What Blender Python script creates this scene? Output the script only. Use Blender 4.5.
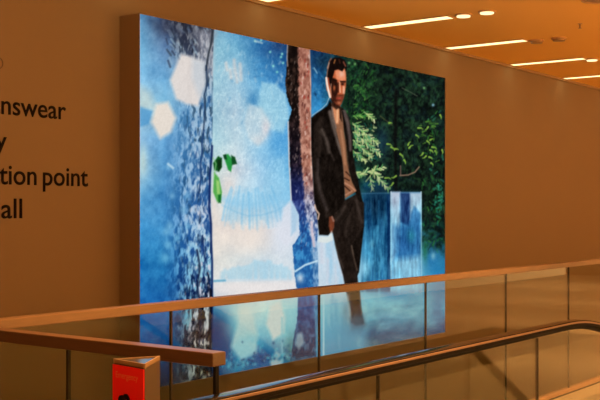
import bpy, bmesh, math, random
import numpy as np
from mathutils import Vector

for o in list(bpy.data.objects):
    bpy.data.objects.remove(o, do_unlink=True)
scene = bpy.context.scene
COL = scene.collection

# ------------------------------------------------------------------ camera
# X runs along the wall (to the right), Y towards the wall, Z up, floor at 0
F = 1043.0                     # focal length in pixels of the 600 x 400 frame
TH = math.radians(36.7)        # angle between view axis and the wall
CT, ST = math.cos(TH), math.sin(TH)
EYE = 1.53
HOR = 211.0                    # row of the horizon
cam_d = bpy.data.cameras.new('camera')
cam_d.sensor_width = 36.0
cam_d.lens = F / 600.0 * 36.0
cam_d.shift_y = (HOR - 200.0) / 600.0
cam_d.clip_start = 0.05
cam = bpy.data.objects.new('camera', cam_d)
COL.objects.link(cam)
cam.location = (0, 0, EYE)
cam.rotation_euler = (math.pi / 2, 0, -(math.pi / 2 - TH))
scene.camera = cam

# ------------------------------------------------------------------ world, exposure
world = bpy.data.worlds.new('world')
scene.world = world
world.use_nodes = True
world.node_tree.nodes['Background'].inputs[0].default_value = (1.0, 0.5, 0.16, 1)
world.node_tree.nodes['Background'].inputs[1].default_value = 2.75
vs = scene.view_settings
vs.view_transform = 'Standard'
vs.look = 'None'
vs.gamma = 1.0
vs.exposure = 0.0
vs.use_curve_mapping = False

WARM = (1.0, 0.50, 0.17)       # colour of the added downlights
DOWN_W = 66.0                  # watts of one added downlight, out of view

# planes of the place (metres)
P_BOX = 5.60       # front of the light box
P_WALL = 5.807     # back wall
P_RAIL = 3.45      # glass balustrade parallel to the wall
X_RAIL = 2.40      # short balustrade at right angles to it
P_ESC = 1.977      # escalator handrail
Z_CEIL = EYE + 0.2565 * P_WALL / CT
LOW = -4.2         # floor of the storey below

def ray(x, y):
    r = (x - 300.0) / F
    u = (HOR - y) / F
    return Vector((CT + r * ST, ST - r * CT, u))
def on_p(x, y, p):
    d = ray(x, y); t = p / d.y
    return Vector((d.x * t, p, EYE + d.z * t))
def on_z(x, y, z):
    d = ray(x, y); t = (z - EYE) / d.z
    return Vector((d.x * t, d.y * t, z))
def on_x(x, y, X):
    d = ray(x, y); t = X / d.x
    return Vector((X, d.y * t, EYE + d.z * t))
def project(X, Y, Z):
    z = X * CT + Y * ST
    r = X * ST - Y * CT
    return 300.0 + F * r / z, HOR - F * (Z - EYE) / z

# ------------------------------------------------------------------ materials
def srgb(c):
    out = []
    for v in c:
        v /= 255.0
        out.append(v / 12.92 if v <= 0.04045 else ((v + 0.055) / 1.055) ** 2.4)
    return tuple(out)

def mat(name, base, rough=0.6, metal=0.0, ior=1.45, noise=0.0, nscale=20.0, bump=0.0, stretch=None, coat=0.0, spec=0.5):
    m = bpy.data.materials.new(name); m.use_nodes = True
    nt = m.node_tree; b = nt.nodes['Principled BSDF']
    b.inputs['Base Color'].default_value = (*base, 1)
    b.inputs['Roughness'].default_value = rough
    b.inputs['Metallic'].default_value = metal
    b.inputs['IOR'].default_value = ior
    b.inputs['Coat Weight'].default_value = coat
    b.inputs['Specular IOR Level'].default_value = spec
    if noise or bump:
        tc = nt.nodes.new('ShaderNodeTexCoord')
        mp = nt.nodes.new('ShaderNodeMapping')
        nt.links.new(tc.outputs['Object'], mp.inputs[0])
        if stretch: mp.inputs['Scale'].default_value = stretch
        n = nt.nodes.new('ShaderNodeTexNoise')
        n.inputs['Scale'].default_value = nscale
        n.inputs['Detail'].default_value = 5
        nt.links.new(mp.outputs[0], n.inputs['Vector'])
        if noise:
            cr = nt.nodes.new('ShaderNodeValToRGB')
            cr.color_ramp.elements[0].position = 0.3
            cr.color_ramp.elements[1].position = 0.7
            cr.color_ramp.elements[0].color = (*[c * (1 - noise) for c in base], 1)
            cr.color_ramp.elements[1].color = (*[min(1, c * (1 + noise)) for c in base], 1)
            nt.links.new(n.outputs['Fac'], cr.inputs[0])
            nt.links.new(cr.outputs[0], b.inputs['Base Color'])
        if bump:
            bp = nt.nodes.new('ShaderNodeBump')
            bp.inputs['Strength'].default_value = bump
            bp.inputs['Distance'].default_value = 0.01
            nt.links.new(n.outputs['Fac'], bp.inputs['Height'])
            nt.links.new(bp.outputs[0], b.inputs['Normal'])
    return m

def emit(name, col, strength):
    m = bpy.data.materials.new(name); m.use_nodes = True
    nt = m.node_tree; b = nt.nodes['Principled BSDF']
    b.inputs['Base Color'].default_value = (0.02, 0.02, 0.02, 1)
    b.inputs['Emission Color'].default_value = (*col, 1)
    b.inputs['Emission Strength'].default_value = strength
    return m

def glass_mat(name, tint):
    m = bpy.data.materials.new(name); m.use_nodes = True
    nt = m.node_tree; nt.nodes.clear()
    out = nt.nodes.new('ShaderNodeOutputMaterial')
    mix = nt.nodes.new('ShaderNodeMixShader')
    tr = nt.nodes.new('ShaderNodeBsdfTransparent'); tr.inputs[0].default_value = (*tint, 1)
    gl = nt.nodes.new('ShaderNodeBsdfGlossy'); gl.inputs['Roughness'].default_value = 0.0
    gl.inputs[0].default_value = (1, 1, 1, 1)
    fr = nt.nodes.new('ShaderNodeFresnel')
    ge = nt.nodes.new('ShaderNodeNewGeometry')
    mr = nt.nodes.new('ShaderNodeMapRange')     # same index on both faces of the pane
    mr.inputs['To Min'].default_value = 1.20
    mr.inputs['To Max'].default_value = 1 / 1.20
    nt.links.new(ge.outputs['Backfacing'], mr.inputs['Value'])
    nt.links.new(mr.outputs[0], fr.inputs['IOR'])
    nt.links.new(fr.outputs[0], mix.inputs[0])
    nt.links.new(tr.outputs[0], mix.inputs[1])
    nt.links.new(gl.outputs[0], mix.inputs[2])
    nt.links.new(mix.outputs[0], out.inputs[0])
    return m

M = {}
M['wall'] = mat('wall_paint', (0.248, 0.172, 0.106), 0.85, noise=0.02, nscale=1.5, bump=0.02)
M['ceiling'] = mat('ceiling_paint', (0.97, 0.56, 0.13), 0.9, noise=0.01, nscale=0.6)
M['trim'] = mat('cornice_paint', (0.34, 0.225, 0.128), 0.7, noise=0.02)
M['floor'] = mat('floor_stone', (0.37, 0.32, 0.24), 0.45, noise=0.05, nscale=6, bump=0.01)
M['case'] = mat('light_box_case', (0.262, 0.182, 0.112), 0.5, noise=0.03, nscale=4)
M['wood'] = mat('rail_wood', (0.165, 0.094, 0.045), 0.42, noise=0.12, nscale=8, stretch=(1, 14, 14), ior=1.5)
M['wood_y'] = mat('rail_wood_cross_shaded', (0.115, 0.062, 0.036), 0.28, noise=0.12, nscale=8, stretch=(14, 1, 14), ior=1.5)  # cross-grain copy of the rail wood, colour darkened for the short rail's shade
M['glass'] = glass_mat('balustrade_glass', (0.875, 0.905, 0.865))
M['joint'] = mat('black_gasket', (0.035, 0.028, 0.022), 0.6, noise=0.1, spec=0.12)
M['post'] = mat('black_post', (0.012, 0.011, 0.010), 0.6, noise=0.1, spec=0.12)
M['shoe'] = mat('bronze_shoe', (0.36, 0.20, 0.11), 0.45, noise=0.05)
M['rubber'] = mat('handrail_rubber', (0.012, 0.010, 0.010), 0.10, ior=1.6, noise=0.1)
M['rubber_side'] = mat('handrail_rubber_side', (0.010, 0.007, 0.006), 0.7, noise=0.1, spec=0.12)
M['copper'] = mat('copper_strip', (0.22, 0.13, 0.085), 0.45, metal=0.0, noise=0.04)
M['steel'] = mat('brushed_steel', (0.55, 0.5, 0.45), 0.35, metal=1.0, noise=0.05, stretch=(1, 30, 30))
M['step'] = mat('step_metal', (0.16, 0.15, 0.14), 0.5, metal=0.8, noise=0.1)
M['red'] = mat('red_panel', (1.0, 0.012, 0.012), 0.4, noise=0.03)
M['bronze'] = mat('bronze_panel', (0.092, 0.060, 0.036), 0.5, noise=0.05)
M['cap'] = mat('dark_cap', (0.06, 0.06, 0.065), 0.12, ior=1.8, noise=0.05)
M['ink'] = mat('black_lettering', (0.012, 0.009, 0.008), 0.8, noise=0.1, spec=0.05)
M['ink_faint'] = mat('grey_lettering', (0.10, 0.06, 0.04), 0.5, noise=0.1)
M['red_ink'] = mat('orange_lettering', (0.95, 0.22, 0.10), 0.5, noise=0.05)
M['black'] = mat('black_plastic', (0.008, 0.006, 0.006), 0.6, noise=0.1, spec=0.1)
M['strip'] = emit('light_strip_glow', (1.0, 0.78, 0.36), 2.1)
M['spot_on'] = emit('downlight_glow', (1.0, 0.78, 0.40), 1.7)
M['spot_off'] = mat('downlight_off', (0.42, 0.27, 0.14), 0.3, noise=0.05)
M['ring'] = mat('downlight_ring', (0.62, 0.36, 0.16), 0.35, noise=0.03)

# ------------------------------------------------------------------ helpers
def link(name, me, m, parent=None):
    o = bpy.data.objects.new(name, me)
    COL.objects.link(o)
    if m is not None and len(me.materials) == 0: me.materials.append(m)
    if parent is not None: o.parent = parent
    return o
def from_bm(name, bm, m, parent=None, smooth=False):
    me = bpy.data.meshes.new(name); bm.normal_update(); bm.to_mesh(me); bm.free()
    if smooth:
        for p in me.polygons: p.use_smooth = True
    return link(name, me, m, parent)
def add_box(bm, x0, x1, y0, y1, z0, z1, bev=0.0):
    r = bmesh.ops.create_cube(bm, size=1.0)
    for v in r['verts']:
        v.co = Vector(((x0 + x1) / 2 + v.co.x * (x1 - x0), (y0 + y1) / 2 + v.co.y * (y1 - y0), (z0 + z1) / 2 + v.co.z * (z1 - z0)))
    if bev:
        es = list({e for v in r['verts'] for e in v.link_edges})
        bmesh.ops.bevel(bm, geom=es, offset=bev, segments=2, affect='EDGES', profile=0.6)
def box(name, x0, x1, y0, y1, z0, z1, m, parent=None, bev=0.0, origin=None):
    bm = bmesh.new(); add_box(bm, x0, x1, y0, y1, z0, z1, bev)
    if origin is not None:
        bmesh.ops.translate(bm, verts=bm.verts, vec=-Vector(origin))
    return from_bm(name, bm, m, parent)
def structure(o):
    o['kind'] = 'structure'; return o
def tag(o, label, cat, group=None):
    o['label'] = label; o['category'] = cat
    if group: o['group'] = group
    return o
def empty(name, loc=(0, 0, 0)):
    o = bpy.data.objects.new(name, None); COL.objects.link(o); o.location = loc
    o.empty_display_size = 0.1
    return o

# ================================================================== setting
XL, XR, PF = -7.0, 24.0, -3.0
structure(box('wall_back', XL, XR, P_WALL, P_WALL + 0.2, LOW, Z_CEIL, M['wall']))
structure(box('wall_left', XL - 0.2, XL, PF, P_WALL + 0.2, LOW, Z_CEIL, M['wall']))
structure(box('wall_right', XR, XR + 0.2, PF, P_WALL + 0.2, LOW, Z_CEIL, M['wall']))
structure(box('wall_light_block', XL, XR, PF - 0.2, PF, LOW, -0.35, M['wall']))  # unseen wall added under the slab to keep light out of the void
structure(box('ceiling', XL - 0.2, XR + 0.2, PF - 0.2, P_WALL + 0.2, Z_CEIL, Z_CEIL + 0.2, M['ceiling']))
structure(box('trim_1', XL, XR, P_WALL - 0.03, P_WALL, Z_CEIL - 0.030, Z_CEIL, M['trim']))
# floor slab with the escalator opening
EP0, EP1 = P_ESC - 1.06, P_ESC            # the two handrails
HX0, HX1 = 5.3, 12.5                      # opening along X
bm = bmesh.new()
add_box(bm, XL, XR, PF, EP0 - 0.20, -0.35, 0.0)
add_box(bm, XL, HX0, EP0 - 0.20, EP1 + 0.20, -0.35, 0.0)
add_box(bm, HX1, XR, EP0 - 0.20, EP1 + 0.20, -0.35, 0.0)
add_box(bm, XL, XR, EP1 + 0.20, P_RAIL + 0.06, -0.35, 0.0)
structure(from_bm('floor', bm, M['floor']))
structure(box('floor', XL, XR, PF, P_WALL, LOW - 0.2, LOW, M['floor']))

# ================================================================== light box with its print
c_tl = on_p(139.0, 14.0, P_BOX)
c_br = on_p(445.0, 332.0, P_BOX)
BX0, BX1 = c_tl.x, c_br.x
BZ1 = (on_p(139, 14, P_BOX).z + on_p(444.5, 77, P_BOX).z) / 2
BZ0 = (on_p(172, 386, P_BOX).z + on_p(445, 332, P_BOX).z) / 2

# ---- the print is painted on a canvas and carried as colours of a fine flat mesh
S = 2.5
CX0, CY0, CX1, CY1 = 130.0, 2.0, 456.0, 404.0
CW, CH = int((CX1 - CX0) * S), int((CY1 - CY0) * S)
gx, gy = np.meshgrid(CX0 + (np.arange(CW) + 0.5) / S, CY0 + (np.arange(CH) + 0.5) / S)
cv = np.zeros((CH, CW, 3))
rng = np.random.RandomState(7)

def vnoise(x, y, seed):
    xi = np.floor(x).astype(np.int64); yi = np.floor(y).astype(np.int64)
    fx = x - xi; fy = y - yi
    fx = fx * fx * (3 - 2 * fx); fy = fy * fy * (3 - 2 * fy)
    def h(a, b):
        n = (a * 374761393 + b * 668265263 + seed * 1442695041) & 0xFFFFFFFF
        n = ((n ^ (n >> 13)) * 1274126177) & 0xFFFFFFFF
        return ((n ^ (n >> 16)) & 0xFFFF) / 65535.0
    a = h(xi, yi); b = h(xi + 1, yi); c = h(xi, yi + 1); d = h(xi + 1, yi + 1)
    return (a * (1 - fx) + b * fx) * (1 - fy) + (c * (1 - fx) + d * fx) * fy
def fbm(x, y, seed, octv=4):
    t = 0; amp = 1; s = 0
    for i in range(octv):
        t = t + amp * vnoise(x * 2 ** i, y * 2 ** i, seed + i * 17); s += amp; amp *= 0.55
    return t / s
def sl(x0, y0, x1, y1):
    a = max(0, int((x0 - CX0) * S)); b = min(CW, int((x1 - CX0) * S) + 2)
    c = max(0, int((y0 - CY0) * S)); d = min(CH, int((y1 - CY0) * S) + 2)
    return slice(c, d), slice(a, b)
def comp(s, al, col):
    if np.ndim(col) == 1: col = np.array(col, float)
    cv[s] = cv[s] * (1 - al[..., None]) + col * al[..., None]
def segdist(px, py, a, b):
    dx, dy = b[0] - a[0], b[1] - a[1]
    L = dx * dx + dy * dy + 1e-9
    t = np.clip(((px - a[0]) * dx + (py - a[1]) * dy) / L, 0, 1)
    return np.hypot(px - a[0] - t * dx, py - a[1] - t * dy), t
def poly_alpha(pts, f):
    xs = [p[0] for p in pts]; ys = [p[1] for p in pts]
    s = sl(min(xs) - f, min(ys) - f, max(xs) + f, max(ys) + f)
    px, py = gx[s], gy[s]
    ins = np.zeros(px.shape, bool); dm = np.full(px.shape, 1e9)
    for i in range(len(pts)):
        a, b = pts[i], pts[(i + 1) % len(pts)]
        c = ((a[1] > py) != (b[1] > py)) & (px < (b[0] - a[0]) * (py - a[1]) / ((b[1] - a[1]) or 1e-9) + a[0])
        ins ^= c
        dm = np.minimum(dm, segdist(px, py, a, b)[0])
    sd = np.where(ins, dm, -dm)
    return s, np.clip(0.5 + sd / (2 * f), 0, 1)
def poly(pts, col, f=0.8, a=1.0):
    s, al = poly_alpha(pts, f); comp(s, al * a, col)
def stroke(pts, w, col, f=0.5, a=1.0, w1=None):
    xs = [p[0] for p in pts]; ys = [p[1] for p in pts]
    m = max(w, w1 or 0) + f + 1
    s = sl(min(xs) - m, min(ys) - m, max(xs) + m, max(ys) + m)
    px, py = gx[s], gy[s]
    best = np.zeros(px.shape); n = len(pts) - 1
    for i in range(n):
        d, t = segdist(px, py, pts[i], pts[i + 1])
        ww = w if w1 is None else w + (w1 - w) * (i + t) / n
        best = np.maximum(best, np.clip(0.5 + (ww / 2 - d) / (2 * f), 0, 1))
    comp(s, best * a, col)
def blob(cx, cy, rx, ry, col, a=1.0):
    s = sl(cx - 2.6 * rx, cy - 2.6 * ry, cx + 2.6 * rx, cy + 2.6 * ry)
    comp(s, a * np.exp(-(((gx[s] - cx) / rx) ** 2 + ((gy[s] - cy) / ry) ** 2)), col)

# -- underpainting: a lattice of print colours
LX = np.array([140, 165, 190, 214, 235, 260, 285, 320, 345, 365, 390, 420, 444.])
LY = np.array([20, 50, 80, 110, 140, 170, 200, 230, 260, 290, 310, 335, 360, 392.])
LAT = [
 [(95,150,190),(75,85,115),(60,75,95),(150,190,210),(100,165,205),(50,105,155),(30,60,100),(28,55,85),(15,40,45),(20,45,35),(18,28,22),(18,30,26),(20,40,45)],
 [(120,180,215),(105,140,180),(120,140,165),(160,205,220),(140,195,220),(70,140,190),(35,85,135),(26,62,100),(18,52,46),(22,52,36),(18,28,22),(18,30,26),(20,40,45)],
 [(140,195,230),(120,180,220),(190,205,215),(165,205,220),(165,205,225),(100,170,215),(60,130,190),(35,100,150),(24,66,50),(30,68,42),(20,30,24),(20,33,28),(25,48,52)],
 [(190,215,220),(150,200,225),(110,165,205),(170,205,220),(185,210,225),(165,210,230),(120,185,225),(50,135,190),(24,72,56),(36,80,46),(20,36,30),(20,36,30),(20,42,38)],
 [(150,200,235),(110,170,215),(125,165,205),(180,215,225),(195,220,230),(150,205,235),(100,175,225),(60,140,190),(32,84,70),(50,100,80),(22,38,42),(22,38,30),(22,42,32)],
 [(165,205,225),(85,150,200),(120,160,200),(200,220,220),(215,220,225),(170,210,235),(120,190,230),(100,160,200),(40,90,90),(40,100,100),(24,42,50),(20,34,24),(20,44,32)],
 [(100,170,215),(70,140,195),(110,155,195),(225,220,215),(190,220,235),(185,220,238),(150,205,235),(160,205,230),(60,120,140),(45,120,150),(25,60,85),(30,70,70),(22,56,44)],
 [(75,155,210),(70,145,200),(95,140,190),(232,222,215),(235,224,216),(232,224,220),(220,225,235),(190,215,235),(150,200,225),(70,155,205),(45,110,155),(70,130,150),(26,70,66)],
 [(45,125,185),(60,135,190),(80,125,180),(225,222,215),(215,222,222),(205,220,228),(215,225,232),(190,215,232),(190,215,232),(110,180,215),(80,140,185),(120,170,200),(60,130,165)],
 [(40,112,178),(44,112,175),(60,100,160),(215,222,225),(228,226,226),(228,227,228),(222,226,230),(205,218,228),(190,212,226),(140,195,218),(60,140,190),(110,172,198),(70,145,180)],
 [(40,108,176),(42,104,172),(60,90,140),(100,170,205),(178,220,228),(200,228,230),(168,218,228),(130,200,222),(125,192,216),(155,205,218),(105,172,200),(145,192,210),(78,158,192)],
 [(38,92,158),(38,88,150),(55,76,112),(44,78,134),(130,200,220),(130,200,224),(140,205,220),(96,176,212),(86,165,202),(98,172,202),(92,162,196),(66,142,178),(48,120,162)],
 [(32,72,122),(32,72,122),(46,54,76),(38,66,116),(56,134,182),(44,112,168),(66,122,154),(64,150,192),(64,146,184),(66,146,184),(60,134,170),(46,112,150),(36,90,130)],
 [(16,26,45),(16,26,45),(30,34,45),(24,40,60),(30,70,95),(26,62,90),(30,66,90),(36,90,120),(36,90,120),(36,90,120),(34,84,110),(30,70,100),(24,60,90)]]
LAT = np.array(LAT, float)
ix = np.clip(np.searchsorted(LX, gx[0]) - 1, 0, len(LX) - 2)
iy = np.clip(np.searchsorted(LY, gy[:, 0]) - 1, 0, len(LY) - 2)
fx = np.clip((gx[0] - LX[ix]) / (LX[ix + 1] - LX[ix]), 0, 1)[None, :, None]
fy = np.clip((gy[:, 0] - LY[iy]) / (LY[iy + 1] - LY[iy]), 0, 1)[:, None, None]
A = LAT[iy][:, ix]; B = LAT[iy][:, ix + 1]; Cc = LAT[iy + 1][:, ix]; D = LAT[iy + 1][:, ix + 1]
cv[:] = (A * (1 - fx) + B * fx) * (1 - fy) + (Cc * (1 - fx) + D * fx) * fy
# watery mottling of the backdrop
n1 = fbm(gx / 14, gy / 14, 3, 4) - 0.5
n2 = fbm(gx / 3.0, gy / 4.5, 9, 3) - 0.5
wet = np.clip((300 - gx) / 20, 0, 1)
cv += (n1 * 38 * wet + n2 * 16 * wet)[..., None] * np.array([1.0, 0.8, 0.55])

# -- icy middle field
for i in range(70):                         # small facets near the top
    x = rng.uniform(218, 284); y = rng.uniform(40, 130)
    y += (x - 213) * 0.2 * (y < 70)
    c = (205, 222, 228) if rng.rand() < 0.6 else (80, 150, 195)
    stroke([(x, y), (x + rng.uniform(-2, 2), y + rng.uniform(1, 6))], rng.uniform(.8, 2.2), c, 0.9, rng.uniform(.15, .5))
for (x, y, h) in ((226, 63, 7), (234, 60, 12), (240, 64, 16), (230, 70, 8), (236, 74, 8)):
    stroke([(x, y), (x + 1, y + h)], 3, (215, 215, 215), 1.2, 0.75)
blob(236, 72, 8, 10, (205, 215, 220), 0.45)
blob(272, 50, 16, 8, (45, 95, 150), 0.75)
blob(279, 46, 7, 5, (40, 62, 105), 0.6)
for k in range(4):                          # rippled arcs under the top edge
    stroke([(254, 56 + k * 7), (264, 54 + k * 7), (275, 58 + k * 7), (283, 66 + k * 7)], 1.0, (60, 120, 170), 0.8, 0.45)
for (x, y) in ((281, 57), (283, 63), (273, 66), (270, 52), (255, 41), (261, 40), (282, 54), (277, 72)):
    blob(x, y, 1.2, 1.2, (150, 225, 215), 0.95)
stroke([(255, 41), (262, 43)], 1.6, (190, 210, 215), 0.8, 0.8)
# hexagon lights
poly([(262, 82), (257, 104), (262, 127), (272, 130), (283, 134), (289, 116), (286, 95), (276, 84)], (172, 216, 232), 1.6, 0.75)
blob(253, 100, 6, 8, (70, 140, 190), 0.75)
poly([(249, 104), (244, 122), (248, 138), (258, 146), (266, 138), (270, 124), (262, 108)], (208, 222, 228), 1.8, 0.7)
blob(266, 128, 5, 10, (225, 215, 218), 0.7)
blob(258, 140, 7, 6, (228, 226, 226), 0.6)
blob(279, 142, 8, 10, (95, 170, 220), 0.8)
poly([(273, 160), (286, 155), (287, 190), (270, 197), (264, 180)], (165, 212, 236), 3, 0.45)
blob(228, 185, 8, 11, (232, 222, 216), 0.8)
blob(240, 140, 10, 12, (205, 222, 230), 0.4)
# fan of hanging streaks
for i in range(46):
    x = 222 + i * 1.35 + rng.uniform(-.6, .6)
    yb = 216 + 9 * math.sin((x - 214) / 72 * math.pi) + rng.uniform(-6, 7)
    stroke([(x + (250 - x) * .30 + rng.uniform(-1, 1), 190 + rng.uniform(-4, 8)), (x + (250 - x) * .08, (196 + yb) / 2), (x, yb)], rng.uniform(.7, 2.4), [(140, 200, 232), (165, 212, 236), (120, 188, 226)][i % 3], 1.1, rng.uniform(.2, .65))
stroke([(222, 205), (236, 212), (248, 216), (262, 215), (276, 211), (286, 205)], 1.2, (120, 185, 220), 1.2, 0.45)
stroke([(218, 197), (232, 203), (250, 205), (270, 202), (284, 196)], 5, (150, 205, 235), 3, 0.5)
blob(248, 240, 24, 14, (240, 228, 218), 0.75)
blob(280, 238, 9, 18, (218, 226, 238), 0.7)
for i in range(26):                         # far water edge
    x = 222 + i * 2.7
    yt = 272 - 10 * math.exp(-((x - 262) / 24) ** 2) + rng.uniform(-2, 2)
    stroke([(x, yt), (x + rng.uniform(-1, 1), 278)], 2.4, (164, 210, 233), 1.8, 0.6)
stroke([(218, 281), (286, 279)], 2.2, (205, 222, 232), 1, 0.8)
stroke([(214, 281), (225, 280.5)], 2.0, (110, 175, 205), 0.7, 0.9)
poly([(214, 284), (296, 281), (296, 292), (214, 298)], (236, 230, 228), 2, 0.75)
# lower field behind the glass
blob(214, 335, 14, 24, (28, 62, 118), 0.9)
blob(224, 352, 12, 14, (26, 70, 128), 0.8)
blob(262, 357, 13, 9, (32, 84, 146), 0.85)
poly([(240, 300), (254, 318), (258, 335), (256, 352), (241, 360), (231, 346), (238, 322)], (196, 220, 222), 2.2, 0.9)
blob(246, 312, 11, 12, (226, 232, 226), 0.75)
poly([(240, 336), (256, 336), (255, 354), (241, 362), (231, 348)], (150, 208, 224), 3, 0.6)
poly([(266, 324), (270, 306), (280, 300), (285, 318), (284, 333), (273, 340)], (222, 226, 224), 2.0, 0.9)
poly([(270, 362), (276, 351), (283, 356), (282, 368), (272, 370)], (200, 210, 212), 1.6, 0.8)
stroke([(282, 318), (282, 366)], 2.2, (150, 208, 224), 1, 0.6)
blob(234, 366, 10, 6, (60, 160, 200), 0.8)
blob(291, 350, 5, 16, (60, 120, 120), 0.55)
for i in range(120):
    x = rng.uniform(222, 298); y = 372 - (x - 215) * .195 - rng.exponential(5)
    c = [(70, 175, 205), (20, 52, 100), (30, 96, 140), (110, 200, 215)][rng.randint(4)]
    blob(x, y, rng.uniform(.8, 2), rng.uniform(.8, 2), c, 0.55)

ice = np.clip((gx - 213) / 2, 0, 1) * np.clip((296 - gx) / 6, 0, 1)
up = np.clip((205 - gy) / 40, 0.12, 1)
ck = np.abs(fbm(gx / 5.5, gy / 6.5, 201, 4) - .5)
cv += ((np.clip(.05 - ck, 0, 1) * 420 - 6) * ice * up)[..., None] * np.array([.9, .7, .5])
cv += ((fbm(gx / 1.6, gy / 2.2, 211, 2) - .5) * 24 * ice * up)[..., None] * np.array([1, .85, .6])
lft = np.clip((190 - gx) / 20, 0, 1)
cv += ((fbm(gx / 6, gy / 7, 221, 4) - .5) * 46 * lft)[..., None] * np.array([.8, .9, .8])
# -- left trunk: bark
tl = np.interp(gy, [0, 20, 60, 100, 130, 180, 230, 270, 300, 340, 400], [154, 158, 172, 172, 168, 164, 160, 162, 166, 172, 176])
tr_ = np.interp(gy, [0, 28, 60, 100, 150, 180, 200, 230, 262, 300, 400], [214, 214, 213, 213, 212, 211, 210.5, 211.5, 212, 212, 211.5])
wob = (fbm(gx / 5, gy / 6, 31, 3) - .5) * 14
al_t = np.clip((gx - tl + wob) / 16, 0, 1) * np.clip((tr_ - gx + 0.5), 0, 1)
bark = fbm(gx / 2.9 + 1.6 * fbm(gx / 6, gy / 9, 5, 2), gy / 7.0, 41, 4)
bark = np.clip((bark - 0.5) * 4.2 + 0.5, 0, 1)
cr2 = fbm(gx / 2.6, gy / 10.0, 77, 3)
crack = np.clip((0.42 - cr2) * 9, 0, 1)
YK = [0, 30, 60, 100, 150, 200, 250, 285, 310, 345, 390]
def ramp(cols):
    c = np.array(cols, float)
    return np.stack([np.interp(gy, YK, c[:, k]) for k in range(3)], -1)
lite = ramp([(118,120,126),(140,142,146),(172,180,188),(170,198,220),(165,195,220),(185,205,225),(190,210,230),(195,205,225),(220,222,225),(220,216,212),(170,170,160)])
dark = ramp([(40,38,44),(46,46,58),(60,72,98),(75,125,170),(62,115,165),(48,100,160),(38,80,145),(24,38,88),(16,18,36),(16,16,24),(14,14,18)])
edge = np.clip((gx - 172) / 32, 0, 1)                 # blurrier and bluer away from the edge
bl_ = ramp([(66,70,84),(86,96,116),(112,146,178),(100,160,205),(85,150,200),(75,145,200),(60,132,192),(44,104,170),(38,86,148),(32,68,120),(26,46,76)])
tex = dark * (1 - bark[..., None]) + lite * bark[..., None]
tex = tex * (1 - 0.8 * crack[..., None]) + dark * 0.6 * 0.8 * crack[..., None]
mixk = np.clip(0.25 + 0.9 * edge + .35 * np.clip((75 - gy) / 30, 0, 1), 0, 1)[..., None]
tex = tex * mixk + (bl_ + (bark[..., None] - .5) * 40) * (1 - mixk)
comp((slice(0, CH), slice(0, CW)), al_t * 0.95, tex)
for i in range(260):                                   # pale flakes
    y = rng.uniform(120, 385); k = rng.rand() ** .6
    x = 172 + k * 38
    c = (215, 215, 225) if y > 200 else (200, 215, 230)
    if y > 290 and rng.rand() < .08: c = (120, 60, 45)
    al = rng.uniform(.25, .85) * (0.35 + 0.65 * k)
    stroke([(x, y), (x + rng.uniform(-1.2, 1.2), y + rng.uniform(1, 4.5))], rng.uniform(.8, 2.4), c, 0.7, al)
for i in range(150):                                   # dark flecks
    y = rng.uniform(40, 385); k = rng.rand() ** .5
    x = 176 + k * 34
    c = (40, 80, 135) if y < 250 else (16, 18, 38)
    if y < 75: c = (48, 54, 70)
    stroke([(x, y), (x + rng.uniform(-1.5, 1.5), y + rng.uniform(2, 7))], rng.uniform(.7, 1.7), c, 0.6, rng.uniform(.3, .8) * (.4 + .6 * k))
for (x, y, r) in ((170, 226, 4), (166, 232, 3.5), (168, 245, 4), (165, 258, 5), (177, 238, 3), (172, 196, 3), (184, 210, 4), (187, 196, 3.5), (168, 167, 2.5), (188, 226, 3), (186, 316, 3.5)):
    blob(x, y, r, r * 1.1, (130, 185, 220), 0.75)
stroke([(168, 164), (173, 168)], 2.2, (190, 220, 235), .8, .9)
# streaks of the upper trunk
for i in range(60):
    x = rng.uniform(162, 205); y = rng.uniform(22, 62)
    c = [(165, 190, 205), (50, 56, 76), (120, 135, 160), (50, 60, 70)][rng.randint(4)]
    stroke([(x, y), (x + rng.uniform(1, 4), y + rng.uniform(2, 7))], rng.uniform(.8, 2), c, 0.7, 0.6)
poly([(150, 20), (172, 24), (200, 30), (214, 33), (206, 40), (180, 36), (160, 34)], (52, 56, 78), 6, 0.55)
poly([(196, 28), (214, 32), (212, 70), (204, 80), (199, 60)], (196, 196, 205), 4, 0.5)
for i in range(40):
    x = rng.uniform(198, 212); y = rng.uniform(34, 75)
    stroke([(x, y), (x + rng.uniform(-1, 1), y + rng.uniform(2, 5))], 1.0, [(110, 115, 130), (215, 212, 215)][i % 2], 0.6, 0.6)
# big hexagons over the trunk and at the left
poly([(181, 54), (190, 56), (204, 62), (205, 86), (198, 106), (186, 104), (176, 99), (170, 80)], (232, 222, 216), 2.0, 0.93)
poly([(192, 58), (206, 62), (205, 92), (199, 98), (192, 78)], (190, 205, 218), 3, 0.55)
poly([(138, 84), (150, 92), (156, 110), (138, 106)], (212, 222, 214), 4, 0.6)
poly([(138, 106), (153, 111), (149, 124), (138, 128)], (90, 160, 210), 1.5, 0.8)
poly([(156, 104), (168, 102), (176, 118), (171, 132), (160, 139), (151, 122)], (236, 224, 212), 2.4, 0.95)
blob(143, 160, 4, 16, (205, 218, 205), 0.6)
stroke([(140, 20), (140, 200)], 1.2, (190, 220, 230), .8, .35)
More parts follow.
